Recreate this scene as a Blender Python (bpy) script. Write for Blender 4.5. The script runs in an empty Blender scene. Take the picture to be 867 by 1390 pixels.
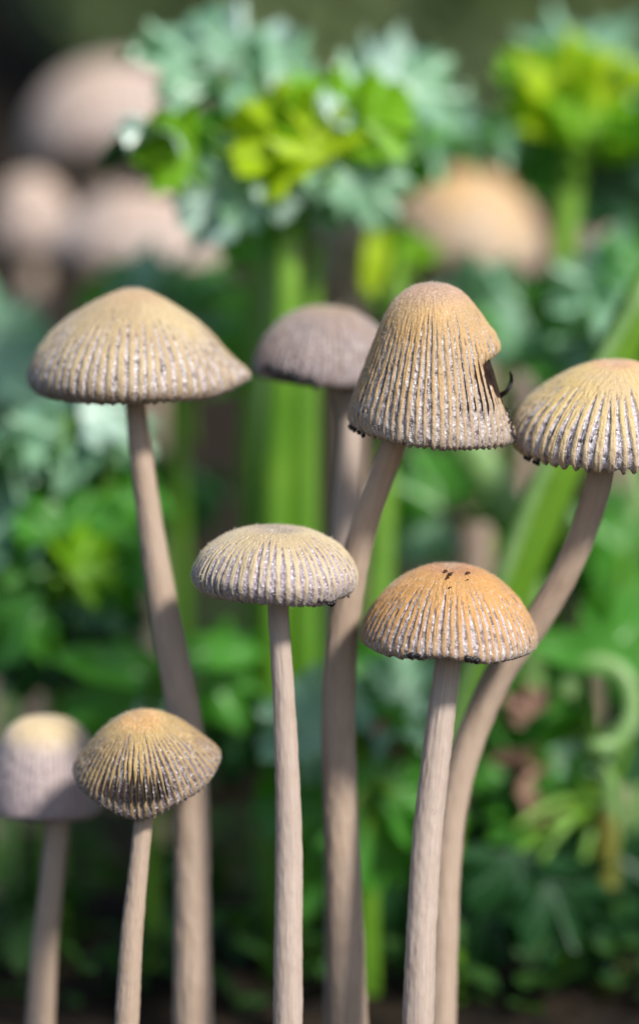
import bpy, math, random
import numpy as np
from mathutils import Vector, Matrix

# ------------------------------------------------------------------ camera, sky, sun, exposure
MM = 0.001                       # everything below is measured in millimetres
SC = bpy.context.scene
COL = SC.collection
D = 450.0                        # lens to the plane in focus
PITCH = math.radians(7.0)
PXMM = 145.0 / 1390.0            # millimetres per photograph pixel in the plane in focus
ZC = 86.0                        # height of the picture centre above the soil, in the focus plane
FWD = np.array([0, math.cos(PITCH), -math.sin(PITCH)])
UPV = np.array([0, math.sin(PITCH), math.cos(PITCH)])
RGT = np.array([1.0, 0, 0])
CAM = np.array([0, 0, ZC]) - D * FWD

cam_data = bpy.data.cameras.new('camera')
cam = bpy.data.objects.new('camera', cam_data)
COL.objects.link(cam)
cam.location = Vector(CAM * MM)
cam.rotation_euler = (math.pi / 2 - PITCH, 0, 0)
cam_data.sensor_fit = 'VERTICAL'
cam_data.sensor_height = 36.0
cam_data.sensor_width = 24.0
cam_data.lens = 36.0 * D / 145.0
cam_data.clip_start = 0.01
cam_data.clip_end = 50.0
cam_data.dof.use_dof = True
cam_data.dof.focus_distance = (D - 6.5) * MM
cam_data.dof.aperture_fstop = 5.2
cam_data.dof.aperture_blades = 0
SC.camera = cam

SUN_EL, SUN_AZ = math.radians(42.0), math.radians(42.0)     # azimuth: to the right of the camera's back
SUN_DIR = np.array([math.sin(SUN_AZ) * math.cos(SUN_EL), -math.cos(SUN_AZ) * math.cos(SUN_EL), math.sin(SUN_EL)])
world = bpy.data.worlds.new('World')
SC.world = world
world.use_nodes = True
wn = world.node_tree
sky = wn.nodes.new('ShaderNodeTexSky')
sky.sky_type = 'NISHITA'
sky.sun_disc = False
sky.sun_elevation = SUN_EL
sky.sun_rotation = math.atan2(SUN_DIR[0], SUN_DIR[1])
wn.links.new(sky.outputs[0], wn.nodes['Background'].inputs[0])
wn.nodes['Background'].inputs[1].default_value = 0.11
sun_data = bpy.data.lights.new('sun', 'SUN')
sun_data.energy = 4.2
sun_data.angle = math.radians(8.0)
sun_data.color = (1.0, 0.955, 0.88)
sun = bpy.data.objects.new('sun', sun_data)
COL.objects.link(sun)
sun.rotation_euler = Vector(SUN_DIR).to_track_quat('Z', 'Y').to_euler()
sun.location = Vector(SUN_DIR * 2.0)

SC.view_settings.view_transform = 'Standard'
SC.view_settings.look = 'None'
SC.view_settings.exposure = 0.45
SC.view_settings.gamma = 1.0
SC.view_settings.use_curve_mapping = False
SC.cycles.use_denoising = True
SC.cycles.max_bounces = 8
SC.cycles.sample_clamp_indirect = 6.0


def P(px, py, dep=0.0):
    """photograph pixel + distance behind the focus plane -> point in mm"""
    k = (D + dep)
    return CAM + k * FWD + (px - 433.5) * PXMM * k / D * RGT - (py - 695.0) * PXMM * k / D * UPV


def pxs(dep):
    return PXMM * (D + dep) / D


# ------------------------------------------------------------------ materials
def new_mat(name):
    m = bpy.data.materials.new(name)
    m.use_nodes = True
    nt = m.node_tree
    return m, nt, nt.nodes['Principled BSDF']


def node(nt, typ, **kw):
    n = nt.nodes.new(typ)
    for k, v in kw.items():
        setattr(n, k, v)
    return n


def mixc(nt, fac, a, b, blend='MIX'):
    n = nt.nodes.new('ShaderNodeMix')
    n.data_type = 'RGBA'
    n.blend_type = blend
    for s, v in ((n.inputs[0], fac), (n.inputs[6], a), (n.inputs[7], b)):
        if isinstance(v, bpy.types.NodeSocket):
            nt.links.new(v, s)
        elif isinstance(v, (int, float)):
            s.default_value = v
        else:
            s.default_value = (v[0], v[1], v[2], 1)
    return n.outputs[2]


def mapr(nt, v, a, b, c=0.0, d=1.0, smooth=True):
    n = nt.nodes.new('ShaderNodeMapRange')
    n.interpolation_type = 'SMOOTHSTEP' if smooth else 'LINEAR'
    nt.links.new(v, n.inputs[0])
    for i, x in enumerate((a, b, c, d)):
        n.inputs[1 + i].default_value = x
    return n.outputs[0]


def math_n(nt, op, a, b=None):
    n = nt.nodes.new('ShaderNodeMath')
    n.operation = op
    for s, v in ((n.inputs[0], a), (n.inputs[1], b)):
        if v is None:
            continue
        if isinstance(v, bpy.types.NodeSocket):
            nt.links.new(v, s)
        else:
            s.default_value = v
    return n.outputs[0]


def attr(nt, name, out='Fac'):
    n = nt.nodes.new('ShaderNodeAttribute')
    n.attribute_name = name
    return n.outputs[out]


def noise(nt, scale, detail=3.0, rough=0.5, vec=None):
    n = nt.nodes.new('ShaderNodeTexNoise')
    n.inputs['Scale'].default_value = scale
    n.inputs['Detail'].default_value = detail
    n.inputs['Roughness'].default_value = rough
    if vec is None:
        tc = nt.nodes.new('ShaderNodeTexCoord')
        vec = tc.outputs['Object']
    nt.links.new(vec, n.inputs['Vector'])
    return n.outputs['Fac']


def cap_material(name, ridge, ridge2, groove, disc, rim, dark=(0.06, 0.04, 0.045), glit=0.55, disc_r=0.26, m0=0.985, mcol=None):
    m, nt, b = new_mat(name)
    rg = attr(nt, 'ridge')
    rad = attr(nt, 'rad')
    n_big = noise(nt, 130, 3)
    n_fine = noise(nt, 2600, 2, 0.6)
    n_mid = noise(nt, 900, 3, 0.6)
    # ochre ribs, blotched between two tones, greyer towards the margin
    rc = mixc(nt, mapr(nt, n_big, 0.35, 0.65), ridge, ridge2)
    rc = mixc(nt, mapr(nt, math_n(nt, 'ADD', rad, math_n(nt, 'MULTIPLY', n_mid, 0.25)), 0.72, 1.16, 0, 0.75), rc, rim)
    # lilac-grey grooves with dark pits; mica-like glints painted in as pale flecks
    gc = mixc(nt, mapr(nt, n_mid, 0.47, 0.66, 0, 0.85), groove, dark)
    gc = mixc(nt, mapr(nt, n_fine, 0.55, 0.66, 0, glit), gc, (0.86, 0.83, 0.85))
    col = mixc(nt, mapr(nt, rg, 0.25, 0.7), gc, rc)
    # broken dark line where rib meets groove
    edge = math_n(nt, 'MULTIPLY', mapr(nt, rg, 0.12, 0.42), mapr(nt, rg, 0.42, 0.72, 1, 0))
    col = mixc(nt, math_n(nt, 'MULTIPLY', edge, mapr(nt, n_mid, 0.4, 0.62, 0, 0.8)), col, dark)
    # smooth centre
    dm = mapr(nt, math_n(nt, 'ADD', rad, math_n(nt, 'MULTIPLY', n_mid, 0.12)), disc_r * 0.75, disc_r * 1.35, 1, 0)
    dc = mixc(nt, mapr(nt, n_fine, 0.35, 0.7, 0, 0.45), disc, (disc[0] * 1.35, disc[1] * 1.35, disc[2] * 1.4))
    col = mixc(nt, dm, col, dc)
    # mealy bloom
    col = mixc(nt, mapr(nt, n_fine, 0.58, 0.72, 0, 0.3), col, (0.75, 0.7, 0.62))
    col = mixc(nt, mapr(nt, n_fine, 0.44, 0.3, 0, 0.25), col, dark)
    # uneven dark margin; on the buff cap a painted shade band under the brim
    mg = mapr(nt, math_n(nt, 'ADD', rad, math_n(nt, 'MULTIPLY', n_mid, 0.06)), m0, m0 + 0.045 + (0.985 - m0) * 0.6, 0, 0.7)
    col = mixc(nt, mg, col, mcol or dark)
    nt.links.new(col, b.inputs['Base Color'])
    nt.links.new(mapr(nt, rg, 0.2, 0.7, 0.42, 0.68), b.inputs['Roughness'])
    b.inputs['Specular IOR Level'].default_value = 0.55
    b.inputs['Sheen Weight'].default_value = 0.25
    b.inputs['Sheen Roughness'].default_value = 0.4
    b.inputs['Subsurface Weight'].default_value = 0.08
    b.inputs['Subsurface Radius'].default_value = (0.0012, 0.0007, 0.0004)
    bp = node(nt, 'ShaderNodeBump')
    bp.inputs['Strength'].default_value = 1.0
    bp.inputs['Distance'].default_value = 0.00022
    hsum = math_n(nt, 'ADD', n_fine, math_n(nt, 'MULTIPLY', n_mid, 0.8))
    hsum = math_n(nt, 'MULTIPLY', hsum, mapr(nt, rg, 0.2, 0.75, 1.0, 0.5))
    nt.links.new(hsum, bp.inputs['Height'])
    nt.links.new(bp.outputs[0], b.inputs['Normal'])
    return m


def stem_material(name, c1, c2):
    m, nt, b = new_mat(name)
    v = attr(nt, 'stemco', 'Vector')
    mp = node(nt, 'ShaderNodeMapping')
    mp.inputs['Scale'].default_value = (13, 13, 0.10)
    nt.links.new(v, mp.inputs[0])
    fib = noise(nt, 1.0, 4, 0.6, mp.outputs[0])
    mp2 = node(nt, 'ShaderNodeMapping')
    mp2.inputs['Scale'].default_value = (30, 30, 1.5)
    nt.links.new(v, mp2.inputs[0])
    fine = noise(nt, 1.0, 3, 0.6, mp2.outputs[0])
    blot = noise(nt, 160, 3)
    col = mixc(nt, mapr(nt, fib, 0.35, 0.66), c1, c2)
    col = mixc(nt, mapr(nt, fine, 0.58, 0.72, 0, 0.45), col, (c1[0] * 0.42, c1[1] * 0.36, c1[2] * 0.33))
    col = mixc(nt, mapr(nt, blot, 0.48, 0.75, 0, 0.28), col, (c1[0] * 0.72, c1[1] * 0.62, c1[2] * 0.52))
    nt.links.new(col, b.inputs['Base Color'])
    b.inputs['Roughness'].default_value = 0.55
    b.inputs['Specular IOR Level'].default_value = 0.35
    b.inputs['Subsurface Weight'].default_value = 0.18
    b.inputs['Subsurface Radius'].default_value = (0.002, 0.0012, 0.0007)
    bp = node(nt, 'ShaderNodeBump')
    bp.inputs['Strength'].default_value = 0.5
    bp.inputs['Distance'].default_value = 0.00015
    nt.links.new(math_n(nt, 'ADD', fib, fine), bp.inputs['Height'])
    nt.links.new(bp.outputs[0], b.inputs['Normal'])
    return m


def leaf_material(name, base, base2, trans, rough=0.34, spec=0.6, tmix=0.42, sc1=120):
    m, nt, b = new_mat(name)
    out = nt.nodes['Material Output']
    n1 = noise(nt, sc1, 3)
    n2 = noise(nt, 700, 3)
    col = mixc(nt, mapr(nt, n1, 0.3, 0.7), base, base2)
    col = mixc(nt, mapr(nt, n2, 0.5, 0.7, 0, 0.4), col, (base[0] * 0.5, base[1] * 0.6, base[2] * 0.5))
    nt.links.new(col, b.inputs['Base Color'])
    b.inputs['Roughness'].default_value = rough
    b.inputs['Specular IOR Level'].default_value = spec
    bp = node(nt, 'ShaderNodeBump')
    bp.inputs['Strength'].default_value = 0.5
    bp.inputs['Distance'].default_value = 0.0005
    nt.links.new(n2, bp.inputs['Height'])
    nt.links.new(bp.outputs[0], b.inputs['Normal'])
    tr = node(nt, 'ShaderNodeBsdfTranslucent')
    tc = mixc(nt, mapr(nt, n1, 0.3, 0.7), trans, (trans[0] * 0.6, trans[1] * 0.8, trans[2] * 0.6))
    nt.links.new(tc, tr.inputs['Color'])
    mx = node(nt, 'ShaderNodeMixShader')
    mx.inputs[0].default_value = tmix
    nt.links.new(b.outputs[0], mx.inputs[1])
    nt.links.new(tr.outputs[0], mx.inputs[2])
    nt.links.new(mx.outputs[0], out.inputs['Surface'])
    return m


def plain_material(name, c, c2, scale, rough=0.8, bump=0.0003, spec=0.3):
    m, nt, b = new_mat(name)
    n = noise(nt, scale, 5, 0.6)
    nt.links.new(mixc(nt, mapr(nt, n, 0.35, 0.68), c, c2), b.inputs['Base Color'])
    b.inputs['Roughness'].default_value = rough
    b.inputs['Specular IOR Level'].default_value = spec
    bp = node(nt, 'ShaderNodeBump')
    bp.inputs['Strength'].default_value = 0.8
    bp.inputs['Distance'].default_value = bump
    nt.links.new(n, bp.inputs['Height'])
    nt.links.new(bp.outputs[0], b.inputs['Normal'])
    return m


MAT = {
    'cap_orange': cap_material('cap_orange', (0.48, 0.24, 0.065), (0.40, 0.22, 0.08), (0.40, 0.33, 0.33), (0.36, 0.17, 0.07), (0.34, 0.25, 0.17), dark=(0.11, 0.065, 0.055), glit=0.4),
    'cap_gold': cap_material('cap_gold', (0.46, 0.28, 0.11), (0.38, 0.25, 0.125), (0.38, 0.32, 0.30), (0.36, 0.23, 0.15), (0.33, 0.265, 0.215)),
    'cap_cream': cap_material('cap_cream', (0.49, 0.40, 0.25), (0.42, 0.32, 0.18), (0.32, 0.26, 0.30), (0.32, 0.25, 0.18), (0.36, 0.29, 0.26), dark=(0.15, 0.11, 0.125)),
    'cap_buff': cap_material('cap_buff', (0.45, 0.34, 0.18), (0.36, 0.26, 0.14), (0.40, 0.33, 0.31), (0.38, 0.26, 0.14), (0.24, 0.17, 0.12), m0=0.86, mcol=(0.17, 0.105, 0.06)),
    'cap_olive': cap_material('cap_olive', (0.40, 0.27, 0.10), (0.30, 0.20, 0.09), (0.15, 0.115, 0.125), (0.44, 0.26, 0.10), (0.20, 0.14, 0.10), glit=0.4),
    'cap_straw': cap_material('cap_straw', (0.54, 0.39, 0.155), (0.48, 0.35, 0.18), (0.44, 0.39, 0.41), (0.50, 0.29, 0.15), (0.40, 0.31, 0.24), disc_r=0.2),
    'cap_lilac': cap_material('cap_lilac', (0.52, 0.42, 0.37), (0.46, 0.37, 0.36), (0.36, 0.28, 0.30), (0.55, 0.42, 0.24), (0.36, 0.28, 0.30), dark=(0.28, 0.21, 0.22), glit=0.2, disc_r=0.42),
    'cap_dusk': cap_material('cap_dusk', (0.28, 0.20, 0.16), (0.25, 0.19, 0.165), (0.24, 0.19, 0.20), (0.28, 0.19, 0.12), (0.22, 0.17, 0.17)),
    'cap_pink': cap_material('cap_pink', (0.50, 0.36, 0.27), (0.46, 0.35, 0.29), (0.42, 0.33, 0.30), (0.50, 0.38, 0.29), (0.36, 0.27, 0.23)),
    'cap_tan': cap_material('cap_tan', (0.58, 0.36, 0.15), (0.52, 0.35, 0.19), (0.45, 0.36, 0.28), (0.58, 0.35, 0.13), (0.46, 0.36, 0.26)),
    'stem': stem_material('stem_pale', (0.41, 0.315, 0.26), (0.48, 0.39, 0.335)),
    'stem_warm': stem_material('stem_warm', (0.37, 0.27, 0.20), (0.43, 0.33, 0.26)),
    'gill': plain_material('gill', (0.05, 0.03, 0.022), (0.10, 0.065, 0.05), 400, 0.8),
    'fuzz': plain_material('fuzz', (0.55, 0.48, 0.38), (0.7, 0.64, 0.55), 400, 0.6),
    'ink': plain_material('ink', (0.006, 0.005, 0.007), (0.02, 0.015, 0.016), 900, 0.5, 0.0002, 0.5),
    'crumb': plain_material('crumb', (0.03, 0.015, 0.01), (0.07, 0.03, 0.018), 900, 0.8),
    'leaf_mint': leaf_material('leaf_mint', (0.18, 0.38, 0.21), (0.34, 0.50, 0.38), (0.22, 0.5, 0.10), 0.38, 0.9, 0.25),
    'leaf_glint': leaf_material('leaf_glint', (0.30, 0.46, 0.36), (0.52, 0.64, 0.58), (0.3, 0.5, 0.2), 0.34, 0.9, 0.15),  # whitish base colour stands in for sun glints on waxy leaves
    'leaf_lime': leaf_material('leaf_lime', (0.14, 0.36, 0.01), (0.22, 0.42, 0.015), (0.4, 0.6, 0.01), 0.45, 0.3, 0.35),
    'leaf_green': leaf_material('leaf_green', (0.06, 0.24, 0.025), (0.10, 0.32, 0.05), (0.22, 0.55, 0.02), 0.36, 0.55, 0.4),
    'leaf_backlit': leaf_material('leaf_backlit', (0.30, 0.46, 0.008), (0.40, 0.52, 0.012), (0.60, 0.78, 0.01), 0.45, 0.3, 0.35),  # glow of light through the leaf put into the base colour
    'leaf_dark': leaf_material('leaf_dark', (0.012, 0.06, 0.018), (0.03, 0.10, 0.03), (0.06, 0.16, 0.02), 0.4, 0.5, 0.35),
    'stalk': leaf_material('stalk', (0.09, 0.24, 0.012), (0.21, 0.40, 0.035), (0.38, 0.55, 0.02), 0.38, 0.5, 0.3, 28),
    'stalk_pale': leaf_material('stalk_pale', (0.22, 0.40, 0.12), (0.30, 0.48, 0.18), (0.30, 0.5, 0.05), 0.38, 0.5, 0.3),
    'stalk_olive': leaf_material('stalk_olive', (0.16, 0.17, 0.025), (0.22, 0.20, 0.04), (0.3, 0.3, 0.02), 0.5, 0.4, 0.3),
    'dead': plain_material('dead', (0.16, 0.085, 0.06), (0.28, 0.18, 0.13), 250, 0.8),
    'soil': plain_material('soil', (0.010, 0.008, 0.006), (0.030, 0.021, 0.014), 90, 0.95, 0.003, 0.1),
    'moss': leaf_material('moss', (0.02, 0.07, 0.012), (0.04, 0.11, 0.02), (0.08, 0.2, 0.02), 0.6, 0.3, 0.3),
    'hedge': leaf_material('hedge', (0.20, 0.27, 0.12), (0.25, 0.31, 0.15), (0.25, 0.33, 0.1), 0.6, 0.25, 0.3),
}


# ------------------------------------------------------------------ mesh helpers
def grid_mesh(name, V, wrap, attrs=None, vattrs=None, keep=None, fan=True):
    """V: (rings, segs, 3) mm.  wrap: close the ring.  keep: face mask (rings-1, segs or segs-1)."""
    M, N, _ = V.shape
    idx = np.arange(M * N).reshape(M, N)
    nxt = np.roll(idx, -1, axis=1)
    a, b, c, d = idx[:-1], nxt[:-1], nxt[1:], idx[1:]
    F = np.stack([a, d, c, b], axis=-1)
    if not wrap:
        F = F[:, :-1]
    F = F.reshape(-1, 4) if keep is None else F[keep]
    me = bpy.data.meshes.new(name)
    me.vertices.add(M * N)
    me.vertices.foreach_set('co', (V * MM).astype(np.float32).ravel())
    me.loops.add(F.size)
    me.loops.foreach_set('vertex_index', F.astype(np.int32).ravel())
    me.polygons.add(len(F))
    me.polygons.foreach_set('loop_start', np.arange(0, F.size, 4, dtype=np.int32))
    me.polygons.foreach_set('use_smooth', np.ones(len(F), dtype=bool))
    for k, v in (attrs or {}).items():
        at = me.attributes.new(k, 'FLOAT', 'POINT')
        at.data.foreach_set('value', v.astype(np.float32).ravel())
    for k, v in (vattrs or {}).items():
        at = me.attributes.new(k, 'FLOAT_VECTOR', 'POINT')
        at.data.foreach_set('vector', v.astype(np.float32).ravel())
    me.update(calc_edges=True)
    me.validate()
    return me


def raw_mesh(name, verts, faces, smooth=True):
    me = bpy.data.meshes.new(name)
    me.from_pydata([tuple(np.asarray(v) * MM) for v in verts], [], faces)
    me.polygons.foreach_set('use_smooth', np.full(len(faces), smooth, dtype=bool))
    me.update()
    return me


def obj(name, me, mat, parent=None):
    o = bpy.data.objects.new(name, me)
    COL.objects.link(o)
    if me is not None and mat is not None and not me.materials:
        me.materials.append(mat)
    if parent is not None:
        o.parent = parent
    return o


def thing(name, label, cat, loc, group=None):
    o = bpy.data.objects.new(name, None)
    COL.objects.link(o)
    o.location = Vector(np.asarray(loc) * MM)
    o.empty_display_size = 0.005
    o['label'] = label
    o['category'] = cat
    if group:
        o['group'] = group
    return o


def catmull(pts, n):
    """smooth curve through points, n samples evenly by length"""
    p = np.asarray(pts, float)
    q = np.vstack([2 * p[0] - p[1], p, 2 * p[-1] - p[-2]])
    out = []
    for i in range(1, len(q) - 2):
        t = np.linspace(0, 1, 24, endpoint=False)[:, None]
        a, b, c, d = q[i - 1], q[i], q[i + 1], q[i + 2]
        out.append(0.5 * ((2 * b) + (-a + c) * t + (2 * a - 5 * b + 4 * c - d) * t ** 2 + (-a + 3 * b - 3 * c + d) * t ** 3))
    out.append(p[-1:])
    s = np.vstack(out)
    L = np.concatenate([[0], np.cumsum(np.linalg.norm(np.diff(s, axis=0), axis=1))])
    u = np.linspace(0, L[-1], n)
    return np.stack([np.interp(u, L, s[:, k]) for k in range(s.shape[1])], axis=1)


def tube_mesh(name, pts, radii, rings=60, segs=20, seed=0, rough=0.0, flat=1.0, fibres=0.0, origin=(0, 0, 0)):
    """tapered tube through pts; flat<1 squeezes it in the view direction"""
    rng = np.random.default_rng(seed)
    n = len(pts)
    full = np.hstack([np.asarray(pts, float), np.asarray(radii, float)[:, None]])
    c = catmull(full, rings)
    r = np.maximum(c[:, 3], 0.02)
    c = c[:, :3]
    tan = np.gradient(c, axis=0)
    tan /= np.linalg.norm(tan, axis=1)[:, None]
    side = np.cross(tan, np.array([0, 1.0, 0]))
    side /= np.maximum(np.linalg.norm(side, axis=1)[:, None], 1e-6)
    back = np.cross(side, tan)
    th = np.linspace(0, 2 * np.pi, segs, endpoint=False)
    bump = np.zeros((rings, segs))
    if fibres:
        f = rng.normal(size=segs)
        bump += fibres * f[None, :] * (0.6 + 0.4 * np.sin(np.linspace(0, 9, rings))[:, None])
    if rough:
        w = rng.normal(size=(rings, segs))
        for _ in range(2):
            w = (w + np.roll(w, 1, 0) + np.roll(w, -1, 0) + np.roll(w, 1, 1) + np.roll(w, -1, 1)) / 3.2
        bump += rough * w
        low = np.cumsum(rng.normal(size=rings))
        low -= np.linspace(low[0], low[-1], rings)
        r = r * (1 + 0.012 * low / (np.abs(low).max() + 1e-6) * 2)
    R = r[:, None] * (1 + bump)
    V = c[:, None, :] + R[..., None] * (np.cos(th)[None, :, None] * side[:, None, :] + flat * np.sin(th)[None, :, None] * back[:, None, :])
    L = np.concatenate([[0], np.cumsum(np.linalg.norm(np.diff(c, axis=0), axis=1))])
    sc = np.stack([np.broadcast_to(np.cos(th)[None], (rings, segs)), np.broadcast_to(np.sin(th)[None], (rings, segs)),
                   np.broadcast_to(L[:, None], (rings, segs))], axis=-1)
    # end caps: pinch first and last rings to the axis
    V = np.concatenate([np.broadcast_to(c[:1, None], (1, segs, 3)), V, np.broadcast_to(c[-1:, None], (1, segs, 3))], 0)
    sc = np.concatenate([sc[:1], sc, sc[-1:]], 0)
    return grid_mesh(name, V - np.asarray(origin), True, vattrs={'stemco': sc})


def sstep(x, a, b):
    t = np.clip((x - a) / (b - a), 0, 1)
    return t * t * (3 - 2 * t)


def angdiff(a, b):
    return (a - b + np.pi) % (2 * np.pi) - np.pi


# ------------------------------------------------------------------ mushrooms
def build_cap(name, prof, scale, n_ridges, seed, N, M, amp, deform=None, cut=None, start=0.22, gran=0.035, wig=0.10, rimc=0.12, rimfade=0.0):
    """cap in its own frame: apex at the origin, axis down -z, x right, y away. Returns mesh arrays."""
    rng = np.random.default_rng(seed)
    pr = catmull(np.asarray(prof, float) * scale, M)
    pr[0, 0] = 0.02
    T = np.linspace(0, 1, M)[:, None] * np.ones((1, N))
    TH = np.linspace(-np.pi, np.pi, N, endpoint=False)[None, :] * np.ones((M, 1))
    R = pr[:, 0][:, None] * np.ones((1, N))
    Z = -pr[:, 1][:, None] * np.ones((1, N))
    # outline: not a perfect circle
    wob = sum(rng.normal() * 0.012 / k * np.cos(k * TH + rng.uniform(0, 6.28)) for k in range(2, 7))
    R = R * (1 + wob * sstep(T, 0.15, 0.8))
    Z = Z * (1 + 0.6 * wob * sstep(T, 0.3, 1.0))
    if deform:
        R, Z = deform(TH, T, R, Z, scale)
    # ribs: uneven spacing, waver, each with its own start, width and depth
    jit = sum(rng.normal() * wig * 2.2 / k ** 0.5 * np.cos(k * TH + rng.uniform(0, 6.28)) for k in (3, 5, 8, 13, 21))
    wav = 0.12 * np.sin(T * 6 + 3 * np.cos(4 * TH + seed)) + 0.04 * np.sin(T * 19 + 9 * np.sin(7 * TH))
    ph = n_ridges * (TH + np.pi) / (2 * np.pi) + jit + wav
    ix = np.floor(ph).astype(int) % n_ridges
    fr = ph - np.floor(ph)
    r_start = rng.uniform(-0.07, 0.13, n_ridges)[ix] + start
    r_w = rng.uniform(0.46, 0.70, n_ridges)[ix]
    r_a = rng.uniform(0.55, 1.2, n_ridges)[ix]
    open_ = sstep(T, r_start, r_start + 0.22)                 # groove opens away from the centre
    gw = (1 - r_w) * (0.25 + 0.75 * sstep(T, r_start, r_start + 0.5))
    dist = np.abs(fr - 0.5)
    ridge = sstep(dist, gw / 2 - 0.05, gw / 2 + 0.16)          # 0 in the groove, 1 on the rib
    ridge = 1 - (1 - ridge) * open_
    split = rng.uniform(0, 1, n_ridges)[ix] > 0.7               # some ribs carry a finer furrow
    g = rng.normal(size=(M, N))
    for _ in range(1):
        g = (2 * g + np.roll(g, 1, 1) + np.roll(g, -1, 1) + np.roll(g, 1, 0) + np.roll(g, -1, 0)) / 4
    g2 = rng.normal(size=(M, N))
    for _ in range(5):
        g2 = (2 * g2 + np.roll(g2, 1, 1) + np.roll(g2, -1, 1) + np.roll(g2, 1, 0) + np.roll(g2, -1, 0)) / 5
    dR = np.gradient(R, axis=0)
    dZ = np.gradient(Z, axis=0)
    ln = np.sqrt(dR ** 2 + dZ ** 2) + 1e-9
    nR, nZ = -dZ / ln, dR / ln                                  # outward normal in the profile plane
    disp = amp * (ridge - 1) * r_a * open_ * (1 + 0.4 * T) * (1 - rimfade * sstep(T, 0.82, 0.98))
    disp += split * -0.35 * amp * np.exp(-(((fr + 0.5) % 1 - 0.5) / 0.06) ** 2) * open_
    disp += gran * g * (0.5 + 0.9 * (1 - ridge)) * sstep(T, 0.03, 0.12) + 0.05 * g2 * sstep(T, 0.05, 0.2)
    R = np.maximum(R + nR * disp, 0.01)
    Z = Z + nZ * disp
    # ragged rim
    rag = rng.normal(size=N)
    rag = (rag + np.roll(rag, 1) + np.roll(rag, 2)) / 2
    Z = Z + (0.10 * rag[None, :] + rimc * (ridge[-1:] - 0.5)) * sstep(T, 0.93, 1.0) * -1.0
    V = np.stack([R * np.cos(TH), R * np.sin(TH), Z], axis=-1)
    keep = None
    if cut is not None:
        kv = cut(TH, T, R, Z, scale, rng)
        keep = ~(kv[:-1] | kv[1:])
    return V, ridge, T, keep, pr


def rot_axis(tilt, roll, spin=0.0):
    """tilt: degrees the cap's top leans towards the camera; roll: degrees clockwise (top to the right)"""
    return np.array(Matrix.Rotation(math.radians(roll), 3, 'Y') @ Matrix.Rotation(math.radians(tilt), 3, 'X') @ Matrix.Rotation(math.radians(spin), 3, 'Z'))


def blob_chain(name, pts, r0, seed, sub=6):
    """a clump of small ragged lumps running along points (mm), one mesh"""
    rng = np.random.default_rng(seed)
    V, F = [], []
    for p, r in zip(pts, r0):
        base = len(V)
        nu, nv = 7, 5
        for i in range(nv + 1):
            for j in range(nu):
                a, b = math.pi * i / nv, 2 * math.pi * j / nu
                q = np.array([math.sin(a) * math.cos(b), math.sin(a) * math.sin(b), math.cos(a)])
                V.append(np.asarray(p) + q * r * rng.uniform(0.6, 1.25))
        for i in range(nv):
            for j in range(nu):
                F.append((base + i * nu + j, base + i * nu + (j + 1) % nu, base + (i + 1) * nu + (j + 1) % nu, base + (i + 1) * nu + j))
    return raw_mesh(name, V, F)


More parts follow.
